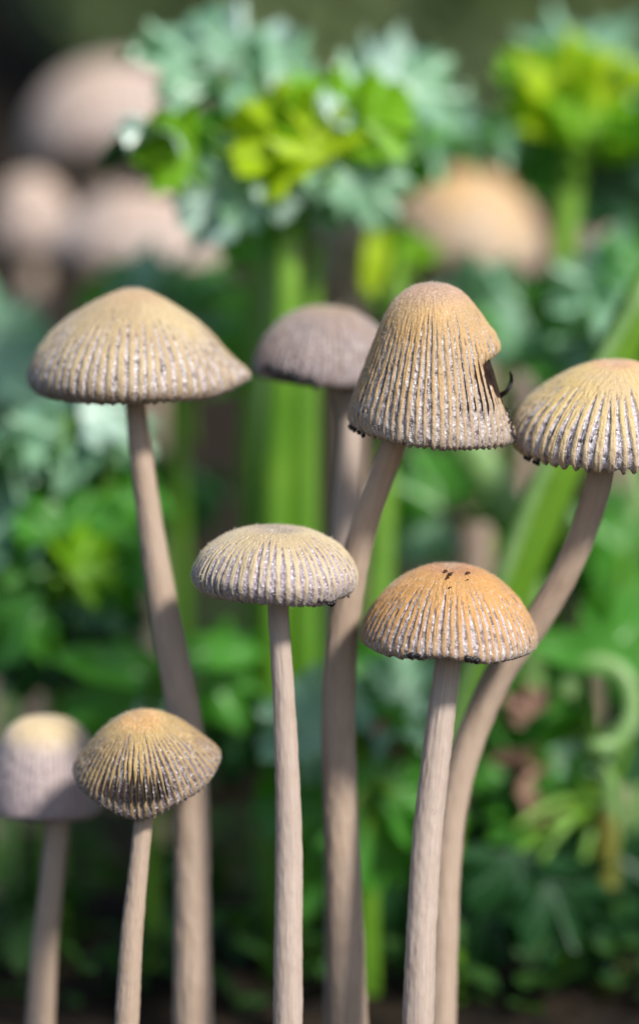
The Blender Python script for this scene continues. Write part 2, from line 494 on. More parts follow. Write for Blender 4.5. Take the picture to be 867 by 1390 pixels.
def mushroom(label, apex, dep, prof, cap_mat, stem_px, stem_mat='stem', n_ridges=60, seed=1, tilt=0, roll=0, spin=0,
             N=600, M=84, amp=0.26, deform=None, cut=None, start=0.22, group='ribbed mushrooms', gills=True, thick=0.3,
             rings=170, segs=72, gran=0.035, fuzz=2600, rimc=0.03, rimfade=0.75):
    """stem_px: (x, y, depth, width px) from just under the cap downwards; then it runs on into the soil"""
    sc = pxs(dep)
    A = P(apex[0], apex[1], dep)
    Rm = rot_axis(tilt, roll, spin)
    axis = Rm @ np.array([0, 0, -1.0])
    zr = max(p[1] for p in prof) * sc
    # stem path
    pts = [A + axis * (0.30 * zr)]
    rad = [stem_px[0][3] * 0.5 * pxs(stem_px[0][2])]
    for (x, y, d, w) in stem_px:
        pts.append(P(x, y, d))
        rad.append(w * 0.5 * pxs(d))
    last, prev = pts[-1], pts[-2]
    dirn = (last - prev) / np.linalg.norm(last - prev)
    dirn = dirn * 0.6 + np.array([0, 0, -1]) * 0.4
    k = (last[2] + 3.0) / -dirn[2]
    base = last + dirn * k
    if k > 1:
        pts.append(base)
        rad.append(rad[-1] * 1.12)
    base = np.array([base[0], base[1], 0.0])
    t = thing('mushroom', label, 'mushroom', base, group)
    V, ridge, T, keep, pr = build_cap('cap', prof, sc, n_ridges, seed, N, M, amp, deform, cut, start, gran, rimc=rimc, rimfade=rimfade)
    W = V @ Rm.T + A - base
    me = grid_mesh('cap', W, True, {'ridge': ridge, 'rad': T}, keep=keep)
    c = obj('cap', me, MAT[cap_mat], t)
    so = c.modifiers.new('flesh', 'SOLIDIFY')
    so.thickness = thick * MM
    so.offset = -1.0
    if fuzz:
        hr = np.random.default_rng(seed + 300)
        kk = hr.integers(2, M - 2, fuzz), hr.integers(0, N, fuzz)
        dU = W[np.minimum(kk[0] + 1, M - 1), kk[1]] - W[kk[0] - 1, kk[1]]
        dV = W[kk[0], (kk[1] + 1) % N] - W[kk[0], kk[1] - 1]
        nn = np.cross(dV, dU)
        nn /= np.linalg.norm(nn, axis=1)[:, None] + 1e-9
        nn *= np.sign(np.sum(nn * (W[kk] - (A + axis * zr * 0.7 - base)), axis=1))[:, None]
        hv, hf = [], []
        for q in range(fuzz):
            if cut is not None and not keep[min(kk[0][q], M - 2), kk[1][q]]:
                continue
            p0 = W[kk[0][q], kk[1][q]] - nn[q] * 0.03
            tip = p0 + (nn[q] + hr.normal(size=3) * 0.45) * hr.uniform(0.12, 0.34)
            sd = np.cross(nn[q], hr.normal(size=3))
            sd *= 0.022 / (np.linalg.norm(sd) + 1e-9)
            b0 = len(hv)
            hv += [p0 + sd, p0 - sd, tip]
            hf.append((b0, b0 + 1, b0 + 2))
        fz = obj('fuzz', raw_mesh('fuzz', hv, hf), MAT['fuzz'], t)
        fz['kind'] = 'stuff'
    st = tube_mesh('stem', pts, rad, rings, segs, seed + 7, 0.018, 1.0, 0.012, base)
    obj('stem', st, MAT[stem_mat], t)
    if gills:
        gv, gf = [], []
        ng = 56
        rr = pr[:, 0]
        zz = -pr[:, 1]
        kmax = int(np.argmax(rr))
        rim_r, rim_z = rr[kmax] * 0.93, zz[-1]
        rs = rad[0] * 0.9
        ks = np.linspace(0, 1, 8)
        r_line = rs + (rim_r - rs) * ks
        z_top = np.interp(r_line, rr[:kmax + 1], zz[:kmax + 1]) - 0.55
        z_bot = np.minimum(z_top - 0.05, np.interp(ks, [0, 0.75, 1], [zz[-1] * 0.50, zz[-1] * 0.86, zz[-1] * 0.90]))
        for gi in range(ng):
            a = 2 * math.pi * gi / ng + 0.02
            if cut is not None:
                hit = cut(np.full((8, 1), angdiff(a, 0)), np.full((8, 1), 0.8), r_line[:, None], z_bot[:, None], sc, np.random.default_rng(0))
                if hit[4:].any():
                    continue
            for sgn in (-1, 1):
                b0 = len(gv)
                off = np.array([-math.sin(a), math.cos(a)]) * 0.05 * sgn
                for q in range(8):
                    for z in (z_top[q], z_bot[q]):
                        gv.append(Rm @ np.array([r_line[q] * math.cos(a) + off[0], r_line[q] * math.sin(a) + off[1], z]) + A - base)
                for q in range(7):
                    gf.append((b0 + 2 * q, b0 + 2 * q + 1, b0 + 2 * q + 3, b0 + 2 * q + 2))
        obj('gills', raw_mesh('gills', gv, gf, False), MAT['gill'], t)
    return t, base, W + base, A, sc


# ------------------------------------------------------------------ setting: soil, bank behind
def ground_height(x, y):
    z = np.zeros_like(x)
    z = z + 600 * sstep(y, 500, 2600) + 1.5 * np.sin(x / 23 + y / 31) * sstep(np.abs(y), 15, 60) * 0.6
    return z


gx = np.concatenate([np.linspace(-6000, -420, 30), np.linspace(-400, 400, 161), np.linspace(420, 6000, 30)])
gy = np.concatenate([np.linspace(-2500, -220, 20), np.linspace(-200, 600, 161), np.linspace(640, 6000, 60)])
GX, GY = np.meshgrid(gx, gy)
rng0 = np.random.default_rng(3)
GZ = ground_height(GX, GY)
lump = rng0.normal(size=GX.shape)
for _ in range(2):
    lump = (2 * lump + np.roll(lump, 1, 0) + np.roll(lump, -1, 0) + np.roll(lump, 1, 1) + np.roll(lump, -1, 1)) / 5
GZ = GZ + lump * 2.2
ground = obj('ground', grid_mesh('ground', np.stack([GX, GY, GZ], -1)[::-1], False), MAT['soil'])
ground['kind'] = 'structure'

# ------------------------------------------------------------------ the mushrooms in front
HERO = 'mushrooms with ribbed caps standing close together'


# 1 tall one with the wide cone cap
def def_wide(TH, T, R, Z, s):
    w = np.exp(-(angdiff(TH, math.radians(-8)) / 0.38) ** 2) * sstep(T, 0.6, 1.0)
    R = R + w * 26 * s
    Z = Z + w * 24 * s
    w2 = np.exp(-(angdiff(TH, math.radians(-60)) / 0.6) ** 2) * sstep(T, 0.8, 1.0)
    Z = Z + w2 * 5 * s
    return R, Z


mushroom('tall mushroom with wide buff cone cap whose brim runs out into a point', (182, 391), 15,
         [(0, 0), (18, 3), (50, 18), (88, 42), (116, 68), (134, 95), (142, 116), (142, 131), (135, 142), (122, 147)],
         'cap_buff', [(184, 545, 15, 28), (192, 620, 15, 31), (207, 730, 16, 36), (227, 850, 16, 42), (248, 960, 16, 46), (260, 1080, 16, 49), (262, 1300, 16, 53)],
         'stem_warm', 62, 11, tilt=2, roll=2, deform=def_wide, group=HERO, amp=0.22, start=0.3)


# 2 tall bell with the torn side
def def_bell(TH, T, R, Z, s):
    zz = -Z / s
    w = np.exp(-(angdiff(TH, math.radians(2)) / 0.55) ** 2)
    R = R + w * 13 * s * np.exp(-((zz - 78) / 26.0) ** 2)
    # rolled-in lip of the upper flap
    R = R - w * 24 * s * sstep(zz, 88, 112) * np.exp(-((zz - 112) / 26.0) ** 2)
    R = R + np.exp(-(angdiff(TH, math.radians(-12)) / 0.35) ** 2) * 6 * s * sstep(zz, 160, 205)
    # the brim hangs lower in front on the right, higher on the left
    Z = Z - sstep(T, 0.6, 1.0) * 9 * s * np.cos(angdiff(TH, math.radians(-35)))
    # lobe curling in at the left
    wl = np.exp(-(angdiff(TH, math.radians(-150)) / 0.3) ** 2) * sstep(T, 0.85, 1.0)
    R = R - wl * 8 * s
    return R, Z


def cut_bell(TH, T, R, Z, s, rng):
    zz = -Z / s + 1.6 * np.sin(TH * 60) + 2.0 * np.sin(-Z * 6)
    lo = np.radians(np.interp(zz, [96, 104, 125, 160, 190, 230], [-16, -33, -35, -22, -12, -8]))
    hi = np.radians(np.interp(zz, [96, 110, 140, 200, 230], [10, 35, 48, 40, 42]))
    return (zz > 97) & (TH > lo) & (TH < hi)


m2 = mushroom('tall mushroom with golden bell cap torn open at one side', (588, 383), 0,
              [(0, 0), (24, 4), (46, 18), (64, 42), (77, 74), (91, 112), (104, 150), (112, 182), (112, 200), (106, 208)],
              'cap_gold', [(537, 596, 4, 33), (520, 640, 6, 34), (497, 705, 8, 36), (478, 780, 10, 40), (465, 860, 11, 44), (459, 960, 12, 46), (462, 1100, 13, 48), (470, 1300, 14, 51)],
              'stem_warm', 60, 23, tilt=3, roll=1.0, deform=def_bell, cut=cut_bell, group=HERO, amp=0.26, M=110, start=0.2, rimc=0.08, rimfade=0.45)

# 3 flat cushion cap in the middle
def def_cushion(TH, T, R, Z, s):
    w = np.exp(-(angdiff(TH, math.radians(-48)) / 0.55) ** 2) * sstep(T, 0.7, 1.0)
    Z = Z - w * 6 * s
    w2 = np.exp(-(angdiff(TH, math.radians(-30)) / 0.18) ** 2) * sstep(T, 0.8, 1.0)
    R = R - w2 * 6 * s
    return R, Z


m3 = mushroom('mushroom with flat cream and lilac cushion cap on a straight pale stem', (374, 717), 0,
              [(0, 4), (22, 1), (44, 1.5), (72, 12), (95, 28), (109, 48), (114, 64), (111, 76), (103, 85), (94, 88)],
              'cap_cream', [(377, 815, 0, 27), (381, 880, 0, 28), (386, 960, 0.5, 30), (390, 1060, 0.5, 33), (392, 1170, 1, 37), (391, 1300, 1, 38)],
              'stem', 58, 31, tilt=1.5, roll=1, deform=def_cushion, group=HERO, start=0.27, amp=0.22)


# 4 orange dome
def def_dome(TH, T, R, Z, s):
    w = np.exp(-(angdiff(TH, math.radians(-95)) / 0.28) ** 2) * sstep(T, 0.8, 1.0)
    Z = Z + w * 7 * s
    return R, Z


m4 = mushroom('mushroom with orange-brown domed cap flecked with soil on top', (612, 768), 0,
              [(0, 0), (30, 2), (58, 13), (82, 31), (102, 55), (116, 80), (121, 97), (118, 107), (110, 111)],
              'cap_orange', [(608, 890, 0, 35), (601, 950, 0, 37), (590, 1040, 0, 39), (580, 1130, 0, 40), (574, 1220, 0, 40), (570, 1300, 0, 41)],
              'stem', 64, 41, tilt=4, roll=1.5, deform=def_dome, group=HERO, start=0.29, amp=0.24)


# 5 brown umbrella with hanging front flap
def def_flap(TH, T, R, Z, s):
    w = np.exp(-(angdiff(TH, math.radians(-96)) / 0.5) ** 2) * sstep(T, 0.5, 1.0)
    Z = Z - w * 24 * s
    R = R - w * 10 * s
    w2 = (np.exp(-(angdiff(TH, math.radians(3)) / 0.35) ** 2) + 0.6 * np.exp(-(angdiff(TH, math.radians(175)) / 0.4) ** 2)) * sstep(T, 0.6, 1.0)
    R = R + w2 * 7 * s
    Z = Z + w2 * 10 * s
    return R, Z


m5 = mushroom('small mushroom with olive-brown umbrella cap, brim drooping to a point', (190, 972), 2,
              [(0, 0), (24, 4), (48, 18), (68, 36), (84, 56), (94, 72), (97, 84), (92, 92)],
              'cap_olive', [(196, 1095, 3, 25), (191, 1150, 3, 26), (184, 1220, 3, 28), (177, 1300, 3, 31)],
              'stem_warm', 56, 53, tilt=20, roll=-5, deform=def_flap, group=HERO, start=0.18)

# 6 pale lilac bell at the left
m6 = mushroom('mushroom with smooth pale lilac bell cap, next to the olive-brown one', (64, 973), 26,
              [(0, 0), (28, 3), (50, 16), (64, 40), (73, 72), (77, 100), (77, 122), (71, 130)],
              'cap_lilac', [(77, 1112, 26, 32), (72, 1180, 26, 32), (65, 1250, 26, 34), (60, 1300, 26, 36)],
              'stem_warm', 60, 61, tilt=1, roll=2, group=HERO, N=420, M=60, amp=0.13, rings=80, segs=40)


# 7 right one
def def_right(TH, T, R, Z, s):
    w = np.exp(-(angdiff(TH, math.radians(-178)) / 0.55) ** 2) * sstep(T, 0.5, 1.0)
    Z = Z + w * 3 * s
    return R, Z


m7 = mushroom('mushroom with straw-coloured cap and bold ribs on a curved stem', (835, 492), 5,
              [(0, 0), (30, 2), (66, 16), (100, 38), (126, 62), (140, 86), (143, 104), (138, 116), (130, 120)],
              'cap_straw', [(812, 650, 6, 36), (797, 705, 8, 36), (768, 775, 10, 37), (727, 845, 12, 38), (680, 910, 13, 39), (645, 985, 14, 40), (620, 1065, 14, 40), (606, 1160, 14, 40), (600, 1300, 14, 41)],
              'stem_warm', 52, 71, tilt=9, roll=0, deform=def_right, group=HERO, amp=0.34, rimc=0.2, rimfade=0.1, start=0.27)

# 8 dusky one behind
m8 = mushroom('mushroom with dusky grey-brown cap and black inky brim, behind the torn bell', (448, 416), 30,
              [(0, 0), (30, 3), (58, 16), (80, 38), (94, 62), (100, 84), (98, 96), (92, 100)],
              'cap_dusk', [(474, 560, 30, 34), (472, 640, 30, 34), (466, 740, 30, 36), (460, 900, 32, 38), (462, 1250, 34, 40)],
              'stem', 58, 83, tilt=2, roll=4, group=HERO, N=420, M=60, rings=80, segs=40)


# inky bits along the brims, torn shreds, soil crumbs
def clump(parent, base, name, mat, pix, seed, surf=None, sink=0.0):
    """pix: (x, y, depth, radius px)"""
    if surf is not None:
        S = surf.reshape(-1, 3)
        rel = S - CAM
        dk = rel @ FWD
        sx = 433.5 + (rel @ RGT) * D / dk / PXMM
        sy = 695.0 - (rel @ UPV) * D / dk / PXMM
        new = []
        for x, y, d, r in pix:
            d2 = (sx - x) ** 2 + (sy - y) ** 2
            near = np.where(d2 <= max(d2.min() * 1.3, 9.0))[0]
            i = near[np.argmin(dk[near])]
            f = min(1.0, 2.0 / (math.sqrt(d2[i]) + 1e-6))     # never farther than a few pixels off the surface
            new.append((sx[i] + (x - sx[i]) * f, sy[i] + (y - sy[i]) * f, dk[i] - D - sink, r))
        pix = new
    pts = [P(x, y, d) - base for x, y, d, r in pix]
    rs = [r * pxs(d) for x, y, d, r in pix]
    me = blob_chain(name, pts, rs, seed)
    return obj(name, me, MAT[mat], parent)


def along(p0, p1, n, r, seed, jit=2.0):
    rg = random.Random(seed)
    return [(p0[0] + (p1[0] - p0[0]) * i / (n - 1) + rg.uniform(-jit, jit), p0[1] + (p1[1] - p0[1]) * i / (n - 1) + rg.uniform(-jit, jit),
             p0[2] + (p1[2] - p0[2]) * i / (n - 1), r * rg.uniform(0.6, 1.3)) for i in range(n)]


t, base, surf = m2[:3]
clump(t, base, 'inky_edge', 'ink', along((688, 552, 0, 0), (700, 600, 0, 0), 34, 1.7, 1, 1.8), 1, surf)
clump(t, base, 'inky_edge', 'ink', along((470, 580, 0, 0), (492, 590, 0, 0), 9, 3.0, 2, 2), 2, surf)
clump(t, base, 'inky_edge', 'ink', along((472, 580, 0, 0), (471, 591, 0, 0), 4, 2.4, 12, 1), 12, surf)
sp = [(660, 548, 2), (676, 538, 2), (688, 530, 1), (694, 518, 1), (693, 505, 0)]
obj('torn_curl', tube_mesh('torn_curl', [P(*q) - base for q in sp], [0.45, 0.42, 0.3, 0.28, 0.2], 30, 10, 5, 0.12), MAT['ink'], t)
t, base, surf = m3[:3]
clump(t, base, 'inky_edge', 'ink', along((442, 816, 0, 0), (461, 828, 0, 0), 12, 2.6, 3, 1.4), 3, surf)
clump(t, base, 'inky_edge', 'ink', [(433, 816, 0, 2.0), (436, 818, 0, 1.8), (474, 812, 0, 1.8)], 4, surf)
t, base, surf = m4[:3]
clump(t, base, 'inky_edge', 'ink', along((555, 889, 0, 0), (578, 893, 0, 0), 10, 3.2, 5, 1.6), 5, surf)
clump(t, base, 'inky_edge', 'ink', along((632, 895, 0, 0), (650, 897, 0, 0), 10, 3.6, 6, 1.8), 6, surf)
for k, (x, y, r) in enumerate([(603, 775, 2.4), (609, 780, 2.6), (606, 784, 2.2), (634, 777, 2.4), (609, 797, 1.3), (633, 786, 1.1), (612, 777, 1.5)]):
    clump(t, base, 'crumb', 'crumb', [(x, y, 0, r), (x + 2.2, y - 0.6, 0, r * 0.7), (x - 1.6, y + 1.2, 0, r * 0.6)], 60 + k, surf, -0.1)
t, base, surf = m8[:3]
clump(t, base, 'inky_edge', 'ink', along((360, 500, 0, 0), (425, 522, 0, 0), 24, 6.0, 9, 3), 9, surf)
t, base, surf = m7[:3]
clump(t, base, 'inky_edge', 'ink', along((708, 624, 0, 0), (730, 634, 0, 0), 8, 2.4, 10, 1.2), 10, surf)

# ------------------------------------------------------------------ blurred mushrooms behind
BACK = 'blurred pale mushrooms in the background'
LOW = dict(fuzz=0, N=200, M=36, rings=40, segs=24, group=BACK, gills=True, amp=0.3)
DOME = [(0, 0), (30, 4), (58, 18), (80, 40), (94, 64), (100, 86), (97, 98), (90, 102)]


def sprof(w, h):
    return [(r * w / 100.0, z * h / 102.0) for r, z in DOME]


BG = [  # label, apex, depth, half width, height, tilt, roll, material, stem points
    ('pinkish broad-capped mushroom, tallest of the blurred ones behind', (128, 84), 215, 122, 112, 4, -14, 'cap_pink', [(140, 215, 215, 40), (150, 500, 215, 44)]),
    ('pinkish arched mushroom cap beside the curly-leaved stalk', (196, 258), 165, 118, 100, 2, 3, 'cap_pink', [(205, 370, 165, 36), (215, 560, 165, 40)]),
    ('dim pinkish mushroom beside the black soil gap', (42, 236), 190, 62, 100, 2, 0, 'cap_pink', [(45, 350, 190, 34), (48, 600, 190, 38)]),
    ('tan orange-topped mushroom behind the torn bell cap', (634, 230), 165, 112, 130, 3, 2, 'cap_tan', [(640, 370, 165, 42), (650, 640, 165, 44)]),
    ('pinkish mushroom half hidden behind the thin green stalk', (818, 272), 170, 52, 85, 2, 0, 'cap_pink', [(820, 370, 170, 30), (825, 600, 170, 32)]),
    ('narrow pale cream mushroom between the leafy stalks', (474, 266), 110, 46, 115, 2, 0, 'cap_pink', [(474, 390, 110, 30), (474, 700, 110, 32)]),
    ('brownish mushroom cap peeping past the buff cone', (-8, 418), 120, 58, 140, 2, 4, 'cap_dusk', [(-8, 560, 120, 34), (-6, 800, 120, 36)]),
    ('short pinkish mushroom behind the gap in the torn bell', (712, 428), 130, 46, 110, 2, 0, 'cap_pink', [(712, 530, 130, 30), (712, 760, 130, 30)]),
]
for i, (lb, ap, dp, hw, h, ti, ro, mt, st) in enumerate(BG):
    mushroom(lb, ap, dp, sprof(hw, h), mt, st, 'stem_warm', 46, 101 + i, tilt=ti, roll=ro, **LOW)


# ------------------------------------------------------------------ leafy plants
def leaf_mesh(seed, lobes=5, ruffle=0.16, spread=128, teeth=17):
    """crinkled lobed leaf: base at the origin, reaching along +y, 1 unit long (scaled later), upper side +z"""
    rng = np.random.default_rng(seed)
    n, m = 72, 12
    th = np.radians(np.linspace(-spread, spread, n))
    r = np.linspace(0.02, 1, m)
    lob = 0.90 + 0.08 * np.cos(th * lobes * 180.0 / spread)
    tooth = 1 + 0.06 * np.sin(th * teeth + rng.uniform(0, 6))
    edge = lob * tooth * (1 - 0.25 * (np.abs(th) / np.radians(spread)) ** 2) * (1 + 0.03 * rng.normal(size=n))
    Rr = r[:, None] * edge[None, :]
    TH = np.broadcast_to(th[None], Rr.shape)
    rr = np.broadcast_to(r[:, None], Rr.shape)
    X = Rr * np.sin(TH) * 0.62
    Y = 0.42 + Rr * np.cos(TH) * 0.58 - 0.42 * (1 - rr) ** 2 * 0.4
    Z = ruffle * rr ** 2.2 * (np.sin(TH * 6 + rng.uniform(0, 6)) * 0.8 + 0.5 * np.sin(TH * 10 + rng.uniform(0, 6)))
    Z = Z - 0.22 * rr ** 2 * np.cos(TH) ** 2 + 0.10 * np.abs(X) * 2 - 0.05
    return grid_mesh('leaf', np.stack([X, Y, Z], -1), False)


def blade_mesh(seed, ratio=0.25):
    rng = np.random.default_rng(seed)
    n, m = 9, 26
    u = np.linspace(-1, 1, n)
    v = np.linspace(0, 1, m)
    w = ratio * 0.5 * np.sin(np.pi * np.clip(v * 0.92 + 0.06, 0, 1)) ** 0.7
    X = u[None, :] * w[:, None]
    Y = np.broadcast_to(v[:, None], X.shape)
    Z = -0.25 * Y ** 2 + 0.5 * np.abs(X) + 0.02 * np.sin(Y * 14 + rng.uniform(0, 6))
    return grid_mesh('leaf', np.stack([X, Y, Z], -1), False)


LEAVES = {}
for mname in ('leaf_mint', 'leaf_lime', 'leaf_glint', 'leaf_green', 'leaf_backlit', 'leaf_dark'):
    LEAVES[mname] = []
    for k in range(4):
        me = leaf_mesh(500 + k, (5, 5, 3, 7)[k], (0.15, 0.20, 0.12, 0.24)[k])
        me.materials.append(MAT[mname])
        LEAVES[mname].append(me)
    me = blade_mesh(520, 0.34)
    me.materials.append(MAT[mname])
    LEAVES[mname].append(me)

UNIT_SCALE = 1.0   # leaf meshes are 1 mm long before scaling


class Plant:
    def __init__(self, label, root_px, cat='plant', group=None, name='leafy_plant'):
        q = P(*root_px)
        self.base = np.array([q[0], q[1], 0.0])
        self.t = thing(name, label, cat, self.base, group)
        self.seed = int(abs(q[0] * 13 + q[1] * 7)) + 5

    def stalk(self, pix, mat='stalk', to_ground=True, name='stalk', flat=0.8):
        pts = [P(x, y, d) for x, y, d, w in pix]
        rad = [w * 0.5 * pxs(d) for x, y, d, w in pix]
        if to_ground:
            last = pts[-1]
            pts.append(np.array([last[0] * 0.85 + self.base[0] * 0.15, last[1] * 0.85 + self.base[1] * 0.15, -3.0]))
            rad.append(rad[-1] * 1.1)
        self.seed += 1
        return obj(name, tube_mesh(name, [p - self.base for p in pts], rad, 40, 12, self.seed, 0.02, flat), MAT[mat], self.t)

    def leaf(self, px, py, dep, size, ang, nrm, mat='leaf_green', kind=0, frm=None, wide=1.0):
        """centre pixel, depth, length px, direction in the picture (deg), rough upper-side normal"""
        n = np.array(nrm, float)
        n /= np.linalg.norm(n)
        d = np.array([math.cos(math.radians(ang)), 0.15, math.sin(math.radians(ang))])
        d = d - (d @ n) * n
        d /= np.linalg.norm(d)
        sd = np.cross(d, n)
        L = 1.2 * size * pxs(dep)
        c = P(px, py, dep)
        b = c - d * L * 0.5
        o = obj('leaf', LEAVES[mat][kind], None, self.t)
        Mx = Matrix(((sd[0] * wide, d[0], n[0], 0), (sd[1] * wide, d[1], n[1], 0), (sd[2] * wide, d[2], n[2], 0), (0, 0, 0, 1)))
        S = Matrix.Diagonal((L, L, L, 1))
        o.matrix_local = Matrix.Translation(Vector((b - self.base) * MM)) @ Mx @ S
        if frm is not None:
            a = P(*frm)
            mid = (a * 0.45 + b * 0.55) + np.array([0, 0, 0.08 * np.linalg.norm(a - b)])
            self.seed += 1
            obj('petiole', tube_mesh('petiole', [a - self.base, mid - self.base, b + d * L * 0.08 - self.base], [1.1, 0.9, 0.6], 16, 8, self.seed), MAT['stalk'], self.t)
        return o


GL = (0.245, -0.85, 0.476)      # upper side turned to sun and camera
UPW = (0.05, -0.25, 1.0)      # nearly level, seen from a little above
FACING = (0.25, -0.95, 0.05)      # upper side turned to the camera; any backlit look is in the leaf colour
FRT = (0.1, -1.0, 0.3)

# the tall curly plant in the middle
p1 = Plant('tall curly-leaved herb with thick bright green stalks and crinkled crown', (385, 1290, 72))
J = (392, 300, 70)
p1.stalk([(392, 290, 70, 30), (388, 420, 70, 40), (378, 600, 72, 42), (372, 900, 74, 44), (380, 1200, 76, 46)])
p1.stalk([(352, 330, 92, 20), (343, 480, 92, 26), (340, 650, 93, 30), (350, 860, 94, 34), (366, 1200, 94, 36)])
p1.stalk([(365, 300, 84, 16), (372, 420, 84, 22), (362, 560, 86, 26), (360, 850, 90, 26), (366, 1150, 90, 28)], 'stalk_pale')
p1.stalk([(400, 420, 112, 30), (398, 600, 112, 36), (396, 860, 112, 40), (398, 1150, 112, 42)], 'stalk')
p1.stalk([(430, 330, 78, 22), (418, 480, 78, 30), (412, 700, 78, 40), (415, 950, 78, 44), (420, 1230, 78, 44)], 'stalk')
p1.stalk([(545, 380, 82, 16), (530, 520, 80, 22), (520, 700, 78, 34), (508, 880, 76, 42), (480, 1150, 76, 46)], 'stalk')
for a in [
    (262, 72, 74, 130, 130, GL, 'leaf_mint', 0), (330, 62, 78, 120, 95, GL, 'leaf_glint', 1), (395, 100, 76, 120, 40, GL, 'leaf_mint', 3),
    (300, 120, 72, 130, 160, UPW, 'leaf_mint', 3), (355, 140, 70, 120, 110, (0.2, -0.6, 0.8), 'leaf_mint', 1), (215, 60, 80, 90, 150, UPW, 'leaf_mint', 2),
    (535, 108, 84, 120, 15, GL, 'leaf_glint', 1), (575, 125, 76, 110, -10, GL, 'leaf_mint', 0), (455, 150, 58, 50, 30, GL, 'leaf_glint', 2), (500, 120, 70, 90, 40, (0.25, -0.9, 0.7), 'leaf_mint', 2),
    (450, 165, 60, 130, 70, FACING, 'leaf_lime', 0), (385, 190, 58, 130, 150, FACING, 'leaf_backlit', 1), (430, 195, 57, 100, 120, FACING, 'leaf_backlit', 0), (520, 158, 60, 100, 20, FACING, 'leaf_lime', 2),
    (360, 200, 68, 110, 170, FACING, 'leaf_lime', 3),
    (215, 168, 64, 130, 178, UPW, 'leaf_glint', 2), (240, 205, 60, 100, 185, FACING, 'leaf_lime', 0), (285, 215, 66, 110, 200, FACING, 'leaf_green', 1), (190, 200, 68, 90, 200, (0.1, 0.3, 0.9), 'leaf_dark', 2),
    (468, 228, 62, 110, 280, GL, 'leaf_mint', 2), (500, 250, 66, 100, 300, (0.3, -0.8, 0.5), 'leaf_mint', 0), (448, 262, 66, 90, 260, FRT, 'leaf_mint', 1),
    (325, 250, 62, 110, 215, GL, 'leaf_mint', 3), (290, 282, 62, 90, 230, GL, 'leaf_glint', 1), (380, 262, 60, 60, 270, GL, 'leaf_glint', 2),
    (400, 235, 72, 120, 80, FRT, 'leaf_green', 0), (350, 290, 74, 120, 240, FRT, 'leaf_green', 2),
    (600, 180, 96, 130, 10, (0.1, -0.5, 0.9), 'leaf_mint', 1), (655, 170, 100, 120, 20, UPW, 'leaf_mint', 3), (560, 200, 92, 110, 10, FRT, 'leaf_green', 0),
]:
    p1.leaf(*a, frm=J)
p1.leaf(556, 320, 100, 80, 75, (0.1, -0.5, 0.7), 'leaf_lime', 4, frm=(530, 420, 84))
p1.leaf(510, 350, 90, 90, 80, FACING, 'leaf_backlit', 4, frm=(530, 450, 84))

# tall plant at the right edge
p2 = Plant('tall herb with one thin upright stalk and yellow-green crinkled top', (750, 1200, 105))
p2.stalk([(790, 170, 100, 34), (772, 260, 100, 34), (762, 360, 100, 32), (756, 470, 102, 34), (748, 640, 104, 38), (748, 1150, 106, 40)])
J2 = (775, 250, 100)
for a in [
    (790, 75, 104, 150, 100, GL, 'leaf_mint', 0), (850, 90, 106, 140, 30, UPW, 'leaf_mint', 1), (730, 85, 104, 110, 140, UPW, 'leaf_mint', 2),
    (790, 135, 96, 160, 90, FACING, 'leaf_backlit', 0), (830, 140, 98, 130, 45, FACING, 'leaf_backlit', 1), (745, 120, 98, 120, 140, FACING, 'leaf_lime', 2), (800, 170, 95, 110, 70, FACING, 'leaf_lime', 3),
    (850, 180, 98, 120, 0, (0, 0.4, 0.9), 'leaf_green', 1), (748, 225, 104, 90, 190, FRT, 'leaf_green', 1), (830, 245, 104, 130, -20, FRT, 'leaf_dark', 0), (770, 215, 108, 130, 90, FRT, 'leaf_green', 2),
]:
    p2.leaf(*a, frm=J2)

# low pale leaves between tan cap and torn bell, and at the right edge
p3 = Plant('low bluish-green herb with pale leaves behind the straw-coloured cap', (860, 1100, 95), group='low leafy herbs')
J3 = (860, 560, 95)
p3.stalk([(860, 480, 95, 22), (862, 700, 95, 28), (860, 1050, 95, 30)], 'stalk_pale')
for a in [(830, 390, 90, 140, 150, GL, 'leaf_mint', 0), (850, 430, 86, 140, 120, UPW, 'leaf_mint', 1), (805, 450, 88, 120, 170, FRT, 'leaf_mint', 3), (790, 490, 88, 120, 190, FRT, 'leaf_green', 0),
          (875, 360, 92, 110, 80, FRT, 'leaf_green', 1)]:
    p3.leaf(*a, frm=J3)
p4 = Plant('low bluish-green herb with drooping leaves under the tan blurred cap', (670, 1100, 100), group='low leafy herbs')
J4 = (680, 500, 100)
p4.stalk([(684, 470, 98, 18), (684, 600, 100, 26), (675, 1050, 102, 30)], 'stalk')
for a in [(650, 410, 100, 110, 170, FRT, 'leaf_mint', 0), (680, 425, 96, 110, 200, FRT, 'leaf_mint', 1), (545, 345, 104, 80, 100, FACING, 'leaf_lime', 2), (700, 420, 98, 110, 280, FRT, 'leaf_green', 1),
          (660, 420, 100, 110, 240, FRT, 'leaf_dark', 0), (715, 470, 96, 120, 60, FRT, 'leaf_green', 2)]:
    p4.leaf(*a, frm=J4)

